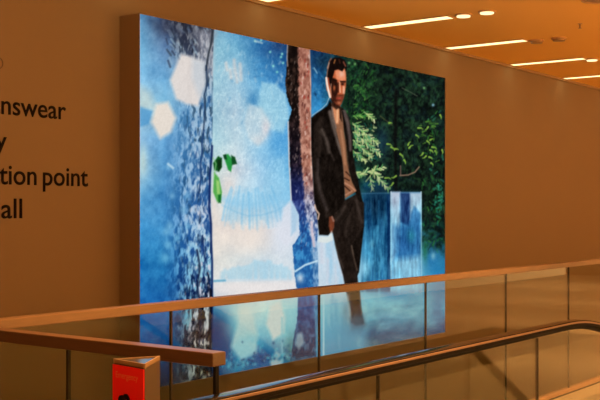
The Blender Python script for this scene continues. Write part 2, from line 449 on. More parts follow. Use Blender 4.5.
# long cracks and the dark edge of the trunk
stroke([(213, 28), (211, 44), (208, 56), (206, 70)], 2.0, (52, 60, 70), .6, .85)
stroke([(206, 66), (207, 84), (204, 96), (205, 108), (203.5, 130)], 1.6, (40, 62, 92), .6, .8)
stroke([(204, 130), (202, 141), (202, 152), (200.5, 165), (201, 178), (198, 196)], 1.6, (36, 70, 120), .6, .85)
stroke([(212, 82), (212, 112)], 1.0, (100, 140, 165), .6, .6)
stroke([(212, 146), (211.5, 158), (210, 172), (209.5, 190), (209, 206), (211, 224), (211, 240), (212, 262), (212, 300), (212, 340)], 2.2, (26, 48, 104), .6, .92)
stroke([(211, 290), (210, 330), (211, 384)], 2.6, (14, 18, 34), .8, .85)
stroke([(197, 250), (200, 268), (197, 285), (201, 310), (199, 345)], 2.0, (18, 24, 56), .8, .75)
stroke([(202, 236), (205, 262), (203, 280)], 1.6, (24, 44, 100), .7, .7)

# green leaves beside the trunk
poly([(213, 163), (218, 156), (222, 158), (222, 167), (219, 172), (214, 170)], (26, 96, 40), .7)
poly([(217, 160), (221, 159), (221, 168), (218, 171)], (18, 46, 22), .7, .85)
poly([(214, 172), (219, 178), (222, 192), (221, 200), (217, 202), (213, 192)], (96, 178, 88), .8)
poly([(216, 180), (219, 181), (220, 194), (217, 194)], (176, 214, 130), .8, .8)
poly([(218, 195), (221, 194), (221, 203), (218, 203)], (20, 110, 40), .7, .9)
poly([(223, 155), (228, 154), (233, 160), (231, 172), (228, 170)], (46, 156, 74), .7)
poly([(223, 155), (226, 154), (227, 160), (224, 159)], (16, 66, 36), .6, .9)
poly([(231, 155), (235, 157), (237, 164), (232, 165)], (22, 84, 42), .7)
stroke([(213, 158), (216, 164), (214, 176)], 1, (150, 205, 140), .6, .8)

# -- middle trunk
ml = np.interp(gy, [40, 70, 85, 100, 110, 120, 140, 160, 180, 200, 215, 235, 246, 260, 275, 295, 315, 340, 360], [287, 286, 284.5, 287, 291, 288, 288.5, 289, 290, 291, 298, 299, 292, 293, 294, 297, 297, 293, 290])
mr_ = np.interp(gy, [40, 80, 120, 160, 180, 200, 225, 245, 260, 285, 330, 360], [309.5, 311, 311, 312, 313, 315, 318, 317, 318, 318.5, 317, 316])
sp = np.interp(gy, [40, 100, 160, 185, 210, 240, 280, 360], [298, 298.5, 301, 303.5, 305, 311, 313, 316])
wob = (fbm(gx / 2.2, gy / 2.6, 51, 3) - .5) * 3.2
al_m = np.clip(gx - ml + wob * .5, 0, 1) * np.clip(mr_ - gx + .5 + wob * .2, 0, 1)
al_m *= np.clip((372 - gy) / 16, 0, 1)
bk = np.clip((fbm(gx / 2.8, gy / 4.6, 61, 3) - .5) * 2.0 + .55, 0, 1)[..., None]
YK = [40, 110, 165, 185, 205, 230, 255, 285, 310, 345, 370]
dl = ramp([(62,46,38),(66,48,42),(58,46,62),(60,70,120),(80,100,160),(75,140,195),(70,150,205),(70,140,195),(60,115,175),(60,110,150),(40,90,120)])
dd = ramp([(22,14,12),(22,14,12),(20,16,30),(24,32,80),(34,46,110),(36,84,150),(34,96,160),(38,96,160),(34,70,130),(28,50,90),(20,40,60)])
pl = ramp([(196,140,120),(206,156,138),(206,154,134),(204,168,160),(205,205,222),(190,205,225),(150,185,215),(140,180,215),(90,150,200),(60,120,160),(40,90,120)])
pd = ramp([(132,78,64),(140,86,72),(140,86,70),(122,86,88),(60,66,104),(50,86,150),(46,110,165),(60,110,165),(40,84,145),(30,60,100),(20,40,60)])
side = np.clip((gx - sp + wob) / 2.0 + .5, 0, 1)[..., None]
tm = (dd * (1 - bk ** 2) + dl * bk ** 2) * (1 - side) + (pd * (1 - bk) + pl * bk) * side
comp((slice(0, CH), slice(0, CW)), al_m, tm)
for i in range(60):                                     # red and white flakes of the lit side
    y = rng.uniform(52, 190); x = np.interp(y, [40, 160, 190], [300, 303, 306]) + rng.uniform(0, 8.5)
    stroke([(x, y), (x + rng.uniform(-.8, .8), y + rng.uniform(.8, 3.5))], rng.uniform(.7, 1.5), [(168, 66, 54), (236, 206, 196), (205, 140, 120), (96, 50, 46)][rng.randint(4)], .5, .7)
for i in range(26):
    y = rng.uniform(50, 180); x = np.interp(y, [40, 85, 110, 160], [288, 287, 292, 291]) + rng.uniform(1, 8)
    stroke([(x, y), (x + rng.uniform(-.8, .8), y + rng.uniform(.8, 2.5))], .8, (170, 150, 140), .5, .55)
for i in range(60):
    y = rng.uniform(185, 250); x = np.interp(y, [185, 215, 250], [293, 301, 297]) + rng.uniform(0, 17)
    stroke([(x, y), (x + rng.uniform(-.8, .8), y + rng.uniform(1, 3))], 1, [(190, 190, 210), (36, 42, 92)][i % 2], .5, .5)
stroke([(287.5, 44), (287, 58), (287.5, 66)], 1.2, (205, 190, 185), .6, .7)
stroke([(288, 122), (288.5, 140), (289, 162), (290, 180), (291, 200)], 1.3, (222, 208, 205), .5, .8)
stroke([(309.5, 50), (310.5, 80), (310.5, 150), (311.5, 178)], 1.0, (232, 205, 190), .5, .55)
stroke([(311.5, 222), (312.5, 235), (314, 246)], 2.4, (225, 205, 212), .8, .8)
stroke([(295, 271.5), (305, 265), (317, 261)], 1.8, (205, 230, 242), .6, .95)
poly([(283, 208), (291, 200), (298, 214), (297, 226), (294, 240), (286, 246), (279, 238)], (222, 226, 236), 1.6, .85)
poly([(291, 202), (298, 214), (296, 231), (291, 236)], (150, 195, 225), 1.4, .55)
blob(300, 278, 3.5, 4.5, (215, 226, 235), .85)
poly([(297, 334), (302, 332), (304, 342), (299, 350), (295, 344)], (160, 190, 205), 1.6, .75)
stroke([(316, 300), (316.5, 350)], 2.2, (110, 185, 215), .8, .45)
stroke([(323.5, 292), (323.5, 358)], 1.7, (178, 220, 230), .6, .9)
# pale curtain behind the legs
for i in range(30):
    x = rng.uniform(319, 346); c = [(215, 225, 235), (160, 205, 230), (222, 214, 222)][rng.randint(3)]
    y = rng.uniform(236, 268)
    stroke([(x, y), (x + .5, y + rng.uniform(10, 34))], rng.uniform(1, 3), c, 1.2, .35)
for i in range(36):
    x = rng.uniform(324, 388); y = rng.uniform(292, 335)
    stroke([(x, y), (x + .5, y + rng.uniform(6, 26))], rng.uniform(1, 3), [(170, 212, 222), (70, 150, 190)][i % 2], 1.2, .22)

# -- wood behind the man
fz = np.clip((gx - 344) / 4, 0, 1) * np.clip((196 - gy) / 8, 0, 1)
fz = np.maximum(fz, np.clip((gx - 420.5) * 2, 0, 1) * np.clip((256 - gy + (fbm(gx / 6, gy / 6, 91, 3) - .5) * 40) / 22, 0, 1))
g1 = fbm(gx / 3.2, gy / 4.0, 101, 4); g2 = fbm(gx / 12, gy / 14, 111, 3)
gk = np.clip((g1 - .5) * 3 + .5, 0, 1)[..., None]
base = np.array([13, 20, 18.]) * (1 - gk) + np.array([36, 62, 42.]) * gk
base = base * (0.55 + 1.0 * g2)[..., None]
blu = np.clip((fbm(gx / 9, gy / 9, 121, 3) - .55) * 5, 0, 1)[..., None]
base = base * (1 - .3 * blu) + np.array([24, 46, 62.]) * .3 * blu
comp((slice(0, CH), slice(0, CW)), fz * .88, base)
def leaves(n, x0, x1, y0, y1, cols, lmin, lmax, wmin, wmax, a0, a1, dirs=(-1, 1)):
    for i in range(n):
        x = rng.uniform(x0, x1); y = rng.uniform(y0, y1)
        L = rng.uniform(lmin, lmax); t = rng.uniform(*dirs)
        c = cols[rng.randint(len(cols))]
        stroke([(x, y), (x + L * math.cos(t), y + L * math.sin(t))], rng.uniform(wmin, wmax), c, .5, rng.uniform(a0, a1))
leaves(190, 346, 374, 62, 122, [(34, 84, 44), (22, 58, 34), (60, 116, 54), (14, 30, 24), (14, 24, 20), (44, 96, 44)], 1.5, 5, .8, 2, .3, .7, (-1.5, 2.2))
leaves(46, 352, 366, 84, 118, [(80, 146, 62), (100, 158, 74), (46, 106, 50)], 1.5, 4, .8, 1.6, .35, .75, (-1, 2))
leaves(260, 372, 443, 72, 190, [(34, 64, 40), (20, 38, 30), (12, 17, 15), (26, 50, 54), (44, 80, 44), (10, 14, 13), (10, 14, 13)], 1.5, 6, .7, 2, .25, .6, (-.5, 2.4))
leaves(120, 422, 444, 110, 252, [(46, 110, 52), (30, 76, 44), (64, 130, 60), (18, 34, 26), (50, 120, 96)], 1.5, 4.5, .8, 2, .3, .75, (.3, 2.6))
leaves(40, 432, 443, 180, 212, [(56, 150, 118), (40, 110, 90)], 1, 3.5, .8, 2, .4, .8, (-.5, 2))
leaves(26, 340, 362, 60, 80, [(46, 110, 62), (24, 64, 44)], 1, 4, .7, 1.5, .4, .8, (-1.5, 1))
for (x, y) in ((355, 64), (424, 88), (433, 105), (349, 63)):
    blob(x, y, 1.4, 1.4, (120, 175, 110) if x != 433 else (140, 190, 210), .9)
stroke([(396, 90), (395, 140), (396, 190)], 3.0, (15, 12, 13), 1.2, .8)
stroke([(402, 88), (410, 92), (417, 96)], .8, (120, 130, 105), .5, .6)
stroke([(380, 116), (392, 125)], .8, (140, 120, 70), .5, .5)
stroke([(400, 175.5), (408, 175), (415, 172), (419, 167)], 1.3, (158, 128, 106), .5, .85)
stroke([(400.5, 166), (400.5, 175)], 1.3, (140, 108, 100), .5, .7)
blob(382, 142, 7, 16, (36, 74, 96), .6)
blob(368, 186, 8, 6, (24, 96, 130), .7)
blob(382, 186, 8, 6, (24, 70, 104), .6)
blob(358, 172, 5, 6, (30, 110, 90), .5)
# bright conifer fronds
def frond(x0, y0, x1, y1, n, L, cols):
    stroke([(x0, y0), (x1, y1)], 1.0, cols[0], .5, .85)
    for i in range(n):
        t = (i + rng.rand()) / n
        x = x0 + (x1 - x0) * t; y = y0 + (y1 - y0) * t
        a = math.atan2(y1 - y0, x1 - x0) + rng.choice([-1, 1]) * rng.uniform(.4, 1.0)
        l = L * (1 - .5 * t) * rng.uniform(.6, 1.1)
        stroke([(x, y), (x + l * math.cos(a), y + l * math.sin(a))], rng.uniform(.8, 1.5), cols[rng.randint(len(cols))], .45, rng.uniform(.55, .95))
yg = [(206, 216, 150), (228, 232, 178), (140, 190, 112), (190, 212, 140), (96, 160, 96)]
frond(353, 116, 372, 116, 12, 6, [(90, 160, 76), (60, 130, 64), (150, 190, 100)])
frond(364, 112, 374, 120, 8, 6, yg)
frond(353, 124, 378, 144, 40, 8, yg)
frond(353, 132, 380, 154, 40, 8, yg)
frond(353, 140, 372, 158, 30, 7, yg)
frond(352, 150, 366, 162, 22, 6, yg)
frond(354, 172, 362, 176, 12, 6, yg)
frond(360, 174, 384, 167, 26, 7, yg)
frond(372, 169, 388, 190, 30, 7, yg)
frond(370, 176, 372, 190, 12, 6, yg)
leaves(70, 352, 376, 122, 162, [(40, 130, 100), (60, 150, 90), (200, 210, 150), (24, 90, 84)], 1, 4, .8, 1.6, .4, .8, (0, 1.5))
# single leaves on the right
for (x, y, L, t) in ((387, 144, 5, .35), (391, 147, 5, .8), (395, 149, 3.5, .2), (400, 154, 5, .9), (404, 160, 4, 1.2), (409, 148, 5, -.6), (408, 145, 4, -.9), (418, 128, 5, .25), (430, 140, 4, -.2), (427, 141, 4, .9), (432, 147, 5, .4), (430, 150, 4, .7), (426, 156, 4, 2.6), (429, 157, 4, .6), (423, 153, 4, 2.4), (435, 151, 4, 1.2), (416, 135, 4, .8), (389, 123, 3, .1), (428, 127, 4, 2.4), (440, 115, 4, 1.3), (442, 150, 4, 1.5), (393, 183, 5, 2.4), (385, 178, 6, .2), (396, 176, 5, 2.8), (431, 163, 3, .8)):
    stroke([(x, y), (x + L * .6 * math.cos(t - .25), y + L * .6 * math.sin(t - .25)), (x + L * math.cos(t), y + L * math.sin(t))], 1.9, (150, 190, 78), .5, .9, .6)
leaves(24, 416, 436, 120, 162, [(100, 150, 60), (70, 120, 50)], 2, 4, .8, 1.5, .5, .85, (-.5, 2))

# -- glass blocks and falling water at the right
poly([(363, 193), (390, 193), (390, 292), (361, 292)], (30, 84, 120), 1.0, .7)
blob(376, 206, 12, 18, (16, 44, 70), .85)
for i in range(50):
    x = rng.uniform(362, 390); y = rng.uniform(196, 282)
    k = (y - 190) / 90
    c = [(30 + 110 * k, 90 + 110 * k, 130 + 95 * k), (20 + 60 * k, 60 + 90 * k, 96 + 100 * k)][i % 2]
    stroke([(x, y), (x + .3, y + rng.uniform(6, 22))], rng.uniform(1, 3), c, 1, .5)
blob(366, 250, 5, 16, (105, 182, 220), .7)
blob(364, 268, 7, 9, (172, 210, 228), .8)
blob(372, 244, 2.5, 5, (170, 210, 225), .5)
stroke([(388.5, 196), (389, 290)], 3.2, (18, 56, 100), 1, .75)
stroke([(362, 193.5), (391, 193)], 1.0, (90, 140, 170), .6, .5)
poly([(391, 192), (421, 192), (421.5, 292), (390.5, 292)], (108, 160, 200), .7, .95)
poly([(391, 192), (400, 192), (400, 250), (391, 262)], (206, 208, 222), 1.4, .9)
poly([(400.5, 193), (410, 193), (411, 216), (408, 226), (400.5, 222)], (38, 64, 112), 1.2, .95)
poly([(410, 193), (421, 193), (421, 214), (414, 206), (410, 220)], (192, 204, 218), 1.2, .9)
poly([(410, 214), (415, 207), (420, 214), (419, 232), (410, 234)], (86, 140, 190), 1.6, .7)
poly([(393, 226), (420, 222), (419, 256), (404, 262), (393, 256)], (58, 114, 166), 4, .75)
blob(411, 236, 4, 7, (40, 120, 130), .6)
blob(403, 246, 5, 8, (40, 86, 146), .6)
poly([(391, 260), (421, 256), (421.5, 292), (391, 292)], (200, 212, 226), 4, .75)
blob(398, 274, 5, 5, (150, 195, 220), .5)
stroke([(391, 192), (391, 290)], 1.1, (214, 226, 236), .5, .8)
stroke([(421, 192), (421.5, 288)], 1.2, (196, 214, 226), .5, .8)
blob(432, 258, 6, 9, (40, 116, 170), .8)
blob(437, 272, 8, 9, (56, 136, 184), .8)
blob(433, 256, 2.5, 4, (170, 195, 205), .8)
blob(425, 250, 3, 12, (52, 120, 84), .7)
blob(428, 280, 8, 5, (130, 190, 210), .6)
# mist at the bottom
for (x, y, rx, ry, c, a) in ((392, 306, 14, 9, (165, 205, 215), .6), (378, 300, 10, 8, (190, 215, 222), .5), (415, 312, 14, 9, (150, 195, 210), .5), (372, 322, 10, 6, (140, 190, 208), .45), (390, 322, 16, 5, (70, 140, 178), .5), (402, 330, 14, 6, (84, 150, 184), .5), (438, 312, 6, 20, (40, 104, 150), .55), (380, 334, 18, 6, (46, 114, 160), .55)):
    blob(x, y, rx, ry, c, a)
mist = np.clip((gy - 294) / 12, 0, 1) * np.clip((gx - 362) / 10, 0, 1) * np.clip((gx < 446) * 1.0, 0, 1)
cv += ((fbm(gx / 15 + gy / 40, gy / 9, 131, 4) - .5) * 150 * mist)[..., None] * np.array([1, .8, .62])
cv *= (1 - .28 * mist * np.clip((gy - 318) / 26, 0, 1))[..., None]

patch = np.clip((gx - 311.5) / 1.5, 0, 1) * np.clip((346 - gx) / 6, 0, 1) * np.clip((120 - gy) / 6, 0, 1)
cv += ((fbm(gx / 3.5, gy / 4.5, 231, 4) - .5) * 90 * patch)[..., None] * np.array([.55, .8, .8])
for i in range(34):
    x = rng.uniform(312, 327); y = rng.uniform(58, 108)
    stroke([(x, y), (x + rng.uniform(1, 4), y + rng.uniform(-3, 4))], rng.uniform(.6, 1.3), [(70, 140, 180), (16, 44, 78), (120, 175, 200)][rng.randint(3)], .6, rng.uniform(.2, .55))
blob(322, 62, 9, 7, (22, 44, 60), .6)
stroke([(314, 68), (317, 73)], 1.2, (150, 195, 215), .5, .8)
# streaks in the falling water
wz = np.clip((gx - 362) / 3, 0, 1) * np.clip((422 - gx), 0, 1) * np.clip((gy - 194) / 6, 0, 1) * np.clip((296 - gy) / 8, 0, 1)
cv += ((fbm(gx / 1.8, gy / 13, 241, 3) - .5) * 90 * wz)[..., None] * np.array([.8, .95, .9])
cv += ((fbm(gx / 5, gy / 7, 251, 4) - .5) * 60 * wz)[..., None] * np.array([.8, .95, .9])
# -- the man in the print
J0, J1, J2, J3 = (26, 19, 15), (40, 31, 26), (66, 55, 49), (96, 84, 80)
# far leg, near leg, ankles in the mist
poly([(350, 234), (364, 226), (362, 244), (360.5, 258), (359, 272), (357, 276), (353, 258)], J0, .7)
poly([(331, 205), (345, 200), (356, 194), (364, 203), (364, 226), (356, 238), (352, 246), (354, 258), (357, 272), (359, 292), (346, 292), (343, 276), (338, 258), (334, 240), (331, 226)], J1, .7)
stroke([(342, 236), (345, 256), (350, 276), (352, 290)], 6, (34, 25, 20), 1.8, .8)
stroke([(351.5, 246), (354, 258), (357, 270)], 1.6, (112, 92, 78), .7, .6)
stroke([(335, 244), (338.5, 256), (343, 268)], 1.2, (96, 84, 76), .8, .5)
stroke([(352, 204), (349, 214), (343, 222)], 1.0, (22, 16, 13), .6, .8)
stroke([(356, 200), (359, 212), (362, 222)], 3.0, (74, 62, 56), 1.4, .7)
stroke([(345, 206), (341, 214), (336, 220)], 2.4, (74, 63, 57), 1.2, .6)
stroke([(350, 214), (347, 224), (346, 236)], 2.6, (62, 51, 45), 1.4, .6)
poly([(346, 290), (359.5, 290), (360.5, 302), (362, 314), (364, 324), (356, 326), (351, 322), (350, 308), (348, 300)], (40, 44, 50), 1.2, .97)
poly([(350, 290), (359, 290), (360, 304), (354, 306), (351, 300)], (30, 26, 24), 1.2, .85)
stroke([(348, 296), (349, 306), (351, 320)], 1.6, (165, 172, 170), 1, .7)
poly([(350, 318), (362, 314), (366, 326), (360, 332), (351, 330)], (56, 84, 104), 2.6, .65)
blob(346, 312, 4, 12, (100, 130, 146), .5)
blob(357, 331, 11, 6, (74, 144, 180), .85)
blob(357, 320, 8, 6, (60, 110, 140), .5)
# jacket: left half with sleeve, then right half, then shirt
poly([(311, 118), (316, 113.5), (322, 109.5), (327, 106), (330, 101), (333, 107), (335, 122), (340, 142), (343, 160), (344.5, 182), (345, 200), (340, 208), (334, 214), (333, 226), (331, 233), (328, 235.5), (319, 235), (318, 226), (316.5, 212), (314, 200), (313, 182), (312, 160), (311.3, 140)], J0, .7)
poly([(312, 128), (318, 118), (323, 116), (322, 134), (320, 154), (320, 176), (325, 196), (331, 214), (330, 218), (326, 218), (319, 202), (315, 184), (312.5, 160)], J1, 1.2, .85)
stroke([(318, 160), (317.5, 178), (320, 192), (327, 210)], 3.0, (70, 60, 57), 1.4, .8)
stroke([(319, 124), (321, 138), (319, 156)], 3.0, (58, 48, 42), 1.4, .6)
stroke([(322, 130), (327, 142), (329, 152)], 3.0, (98, 86, 78), 1.4, .75)
stroke([(326, 138), (330, 152), (334, 160)], 1.6, (84, 72, 66), 1, .6)
stroke([(312.5, 124), (312.5, 156)], 2, (18, 13, 11), .8, .8)
stroke([(320, 158), (319.5, 176), (325, 196)], 1.0, (16, 12, 10), .6, .7)
poly([(330, 101), (332, 106), (331, 116), (334, 132), (338, 146), (334, 140), (330, 128), (327.5, 112)], J0, .8)
stroke([(330, 112), (333, 126), (337, 140), (341, 154)], 4.0, (112, 98, 90), 1.0, .85, 2.0)
stroke([(333, 120), (338, 138), (342, 156)], 1.4, (132, 116, 104), .7, .5)
poly([(339, 106), (343, 108), (347, 114), (350, 122), (352, 138), (353, 156), (356, 172), (360, 190), (363, 203), (358, 200), (353, 186), (349, 170), (347, 150), (344, 132), (341, 116)], J0, .7)
stroke([(344, 112), (347.5, 122), (349.5, 136), (350.5, 150)], 4.2, (108, 92, 88), 1.0, .85, 2.6)
stroke([(342.5, 112), (345, 128), (347.5, 148)], 1.6, (20, 15, 12), .6, .8)
poly([(331.5, 107), (340, 106), (342.5, 118), (344, 132), (346, 146), (347, 160), (349, 172), (352, 182), (356.5, 191), (352, 194), (345, 198.5), (344.2, 184), (343, 166), (340.5, 148), (336, 130), (333, 118)], (150, 104, 76), .7)
stroke([(341, 130), (343.5, 148), (345, 164)], 2.0, (190, 136, 102), .9, .75)
stroke([(345.5, 140), (347, 156), (348.5, 168)], 1.4, (100, 62, 44), .7, .6)
for (a, b) in (((344.5, 178), (349, 180.5)), ((344.5, 186), (350, 191)), ((346, 172), (350, 176))):
    stroke([a, b], 1.4, (58, 34, 26), .5, .85)
stroke([(345, 183), (350, 186), (355, 190.5)], 1.6, (205, 150, 122), .6, .75)
stroke([(345.5, 195), (352, 191)], 1.5, (196, 146, 118), .6, .7)
# neck and open collar
poly([(331.5, 103), (340, 104), (340.5, 112), (338.5, 124), (335.5, 124), (332.5, 114)], (214, 146, 106), .8)
stroke([(337.5, 108), (337, 122)], 1.6, (246, 196, 152), .7, .8)
poly([(339, 106), (341, 108), (342, 122), (339.5, 118)], (30, 20, 16), .6, .8)
stroke([(331.8, 107), (333.5, 118), (336, 128)], 1.5, (120, 106, 100), .6, .8)
# hand at the pocket and a few fingers of the other by the trunk
poly([(329, 217), (332, 216), (334.5, 220), (334, 227), (332, 233), (330, 232), (328.6, 226)], (122, 66, 44), .7)
stroke([(332, 217), (333.5, 221)], 1.6, (160, 124, 110), .6, .8)
stroke([(331, 224), (331, 231)], 1.2, (150, 78, 50), .5, .6)
stroke([(314.5, 205), (316, 210), (319, 214), (318, 219)], 1.5, (222, 190, 170), .5, .9)
poly([(318.5, 236.5), (328, 236.5), (331.5, 231), (333, 240), (327, 243), (318, 242)], (226, 232, 228), .8, .85)
# head
poly([(328.5, 68), (333, 66), (340, 67), (345.5, 69), (346.2, 78), (345.6, 90), (343.6, 98), (341, 104.5), (338, 107), (334.5, 105), (331, 99), (329, 93), (326.5, 90), (326, 82), (327.5, 74)], (196, 104, 66), .7)
poly([(335, 69.5), (340, 70.5), (345, 70), (345.6, 80), (341, 81), (336, 79)], (236, 152, 114), .9, .9)
blob(341.5, 74, 2.6, 3.2, (238, 196, 176), .75)
poly([(331, 77), (336, 79), (338, 84), (338, 92), (336, 98), (336.5, 102), (333, 101), (331, 95), (330.6, 87)], (44, 20, 13), .8, .95)
blob(334.2, 88, 1.2, 2.8, (205, 112, 68), .85)
stroke([(332.5, 80), (336.5, 80.5)], 1.2, (34, 18, 13), .5, .9)
stroke([(340.8, 82), (344.6, 82.2)], 1.2, (60, 30, 20), .5, .85)
blob(342.5, 84.3, 1.2, 1.0, (70, 34, 26), .8)
blob(335.2, 84.2, 1.0, .9, (24, 12, 10), .8)
stroke([(339.4, 82), (339.8, 88), (340.2, 92)], 1.6, (250, 186, 150), .6, .85)
stroke([(338.2, 86), (338.4, 92)], .9, (130, 66, 44), .5, .7)
blob(343.6, 91, 1.4, 4.0, (240, 170, 136), .7)
stroke([(337.2, 95.2), (342.6, 95.2)], 1.0, (110, 52, 40), .5, .7)
stroke([(336.8, 98.6), (341.8, 98)], 1.8, (176, 70, 60), .5, .85)
stroke([(336, 100.3), (340.5, 100.3)], 1.0, (70, 30, 22), .5, .8)
blob(339, 102.6, 1.8, 1.4, (220, 140, 104), .7)
poly([(330.6, 90), (334, 96), (338, 94.5), (342, 94.5), (345, 91), (344, 98), (341.4, 104), (338, 107), (334, 105), (331, 99)], (84, 40, 26), 1.0, .55)
blob(339.4, 98.3, 2.4, 1.0, (196, 84, 66), .8)
blob(339, 103, 1.6, 1.2, (214, 132, 96), .7)
poly([(345.6, 88), (348, 88), (347, 108), (341, 108), (343.6, 101)], (26, 52, 34), .7, .9)
stroke([(338.2, 83), (338.0, 92)], 1.6, (70, 32, 20), .6, .75)
blob(342.4, 84.0, 1.7, 1.3, (48, 22, 16), .9)
stroke([(340.4, 81.4), (345, 81.6)], 1.3, (46, 22, 15), .5, .9)
stroke([(343.6, 87), (343.8, 93)], 1.8, (248, 188, 156), .7, .8)
poly([(330.5, 98), (333, 100), (336, 104.5), (340, 106), (341, 108), (336, 109.5), (331.5, 106)], (40, 22, 16), .9, .85)
# hair and lit rim
poly([(326.6, 80), (326.8, 72), (327.8, 65), (330, 60), (334, 57.6), (340, 57.6), (344.4, 59.6), (346.6, 64), (346.6, 71), (345.4, 71.5), (344.6, 67.5), (342.2, 71.5), (338, 69.5), (334.5, 70.5), (333.4, 75), (331.6, 80), (331, 88), (329.4, 84)], (26, 15, 12), .6)
for (x, y, x2, y2, c) in ((329, 62, 331, 58.6, (150, 96, 74)), (334, 63, 335, 60, (176, 112, 60)), (343.4, 62, 345.4, 66, (150, 84, 64)), (339, 60, 340, 63, (80, 44, 30)), (327.5, 68, 329, 63, (206, 168, 150))):
    stroke([(x, y), (x2, y2)], 1.4, c, .5, .8)
stroke([(326.4, 80), (327.2, 72), (328.4, 66)], 1.1, (176, 130, 110), .5, .75)
poly([(326, 78), (328.6, 77.5), (329.5, 84), (329, 90), (326.8, 90)], (170, 78, 50), .5, .95)
stroke([(326.2, 78), (327, 84), (328.2, 90), (330, 97)], 2.0, (250, 226, 210), .5, 1.0)
stroke([(331, 84), (330.6, 90), (331, 96)], 1.0, (236, 180, 150), .5, .6)
stroke([(312, 115.5), (317, 112), (322, 108.5), (326.5, 104), (329, 98)], .9, (190, 205, 215), .4, .7)
suit = (cv.max(-1) < 120) * (gx > 311) * (gx < 366) * (gy > 100) * (gy < 330)
cv += ((fbm(gx / 3.2, gy / 6, 261, 4) - .5) * 34 * suit)[..., None] * np.array([1, .88, .8])
cv += ((fbm(gx / 1.1, gy / 1.1, 271, 2) - .5) * 14)[..., None]
lowr = np.clip((gy - 190) / 30, 0, 1) * np.clip((gx - 355) / 15, 0, 1) * (cv[..., 2] > cv[..., 0] + 12)
cv[..., 0] *= 1 - 0.22 * lowr
cv[..., 1] *= 1 - 0.03 * lowr
lowl = np.clip((gy - 215) / 60, 0, 1) * (gx < 300) * (cv[..., 2] > cv[..., 0] + 30)
cv[..., 0] *= 1 - np.where(gx < 213, 0.2, 0.02) * lowl
cv = 255 * (np.clip(cv, 0, 255) / 255) ** 1.10

# -- carry the canvas over to the mesh
NX, NZ = 600, 360
us = np.linspace(BX0 + 0.004, BX1 - 0.004, NX + 1); zs = np.linspace(BZ0 + 0.004, BZ1 - 0.004, NZ + 1)
UX, UZ = np.meshgrid(us, zs)
PXX, PYY = project(UX, np.full_like(UX, P_BOX), UZ)
sx = np.clip((PXX - CX0) * S - .5, 0, CW - 1.001); sy = np.clip((PYY - CY0) * S - .5, 0, CH - 1.001)
i0 = sx.astype(int); j0 = sy.astype(int); fx = (sx - i0)[..., None]; fy = (sy - j0)[..., None]
smp = (cv[j0, i0] * (1 - fx) + cv[j0, i0 + 1] * fx) * (1 - fy) + (cv[j0 + 1, i0] * (1 - fx) + cv[j0 + 1, i0 + 1] * fx) * fy
smp = smp / 255.0
lin = np.where(smp <= 0.04045, smp / 12.92, ((smp + 0.055) / 1.055) ** 2.4)
nv = (NX + 1) * (NZ + 1)
me = bpy.data.meshes.new('backlit_print')
PC = Vector(((BX0 + BX1) / 2, P_BOX, BZ0))
co = np.stack([UX - PC.x, np.zeros_like(UX) - 0.001, UZ - PC.z], -1).reshape(-1, 3).astype(np.float32)
jj, ii = np.meshgrid(np.arange(NZ), np.arange(NX), indexing='ij')
a = (jj * (NX + 1) + ii).ravel()
quads = np.stack([a, a + 1, a + NX + 2, a + NX + 1], -1).astype(np.int32)
me.vertices.add(nv); me.vertices.foreach_set('co', co.ravel())
me.loops.add(quads.size); me.loops.foreach_set('vertex_index', quads.ravel())
me.polygons.add(len(quads)); me.polygons.foreach_set('loop_start', np.arange(0, quads.size, 4, dtype=np.int32))
me.update(calc_edges=True)
ca = me.color_attributes.new('print', 'FLOAT_COLOR', 'POINT')
ca.data.foreach_set('color', np.concatenate([lin.reshape(-1, 3), np.ones((nv, 1))], 1).astype(np.float32).ravel())
pm = bpy.data.materials.new('backlit_print'); pm.use_nodes = True
nt = pm.node_tree; pb = nt.nodes['Principled BSDF']
at = nt.nodes.new('ShaderNodeVertexColor'); at.layer_name = 'print'
pb.inputs['Base Color'].default_value = (0.0, 0.0, 0.0, 1)
pb.inputs['Roughness'].default_value = 0.6
pb.inputs['Specular IOR Level'].default_value = 0.0
nt.links.new(at.outputs[0], pb.inputs['Emission Color'])
pb.inputs['Emission Strength'].default_value = 1.0

lb = empty('light_box', PC)
tag(lb, 'huge backlit poster of a man in a dark suit leaning on a tree', 'light box')
box('case', BX0, BX1, P_BOX + 0.002, P_WALL, BZ0, BZ1, M['case'], lb, origin=PC)
bm = bmesh.new()
w = 0.004
for (x0, x1, z0, z1) in ((BX0, BX1, BZ1 - w, BZ1), (BX0, BX1, BZ0, BZ0 + w), (BX0, BX0 + w, BZ0 + w, BZ1 - w), (BX1 - w, BX1, BZ0 + w, BZ1 - w)):
    add_box(bm, x0 - PC.x, x1 - PC.x, -0.006, 0.002, z0 - PC.z, z1 - PC.z)
from_bm('edge_frame', bm, M['case'], lb)
pr = link('backlit_print', me, pm, lb)
pr['label'] = 'glowing blue forest print with a man in a dark suit'

# ================================================================== lettering on the wall
def text_mesh(s, size=1.0, ext=0.0, bold=0.0):
    cu = bpy.data.curves.new('lettering', 'FONT'); cu.body = s; cu.size = size
    cu.resolution_u = 6
    cu.extrude = ext
    cu.offset = bold
    ob = bpy.data.objects.new('lettering', cu); COL.objects.link(ob)
    dg = bpy.context.evaluated_depsgraph_get(); dg.update()
    m = bpy.data.meshes.new_from_object(ob.evaluated_get(dg))
    m.materials.clear()
    bpy.data.objects.remove(ob, do_unlink=True); bpy.data.curves.remove(cu)
    return m
def ext_x(m):
    c = [v.co.x for v in m.vertices]; return min(c), max(c)
mm = text_mesh('x'); XH = max(v.co.y for v in mm.vertices); bpy.data.meshes.remove(mm)
a_, b_ = ext_x(text_mesh('nswear'))
wallw = on_p(65.8, 119, P_WALL).x - on_p(1.7, 115, P_WALL).x
xh_m = on_p(35, 105, P_WALL).z - on_p(35, 117.2, P_WALL).z
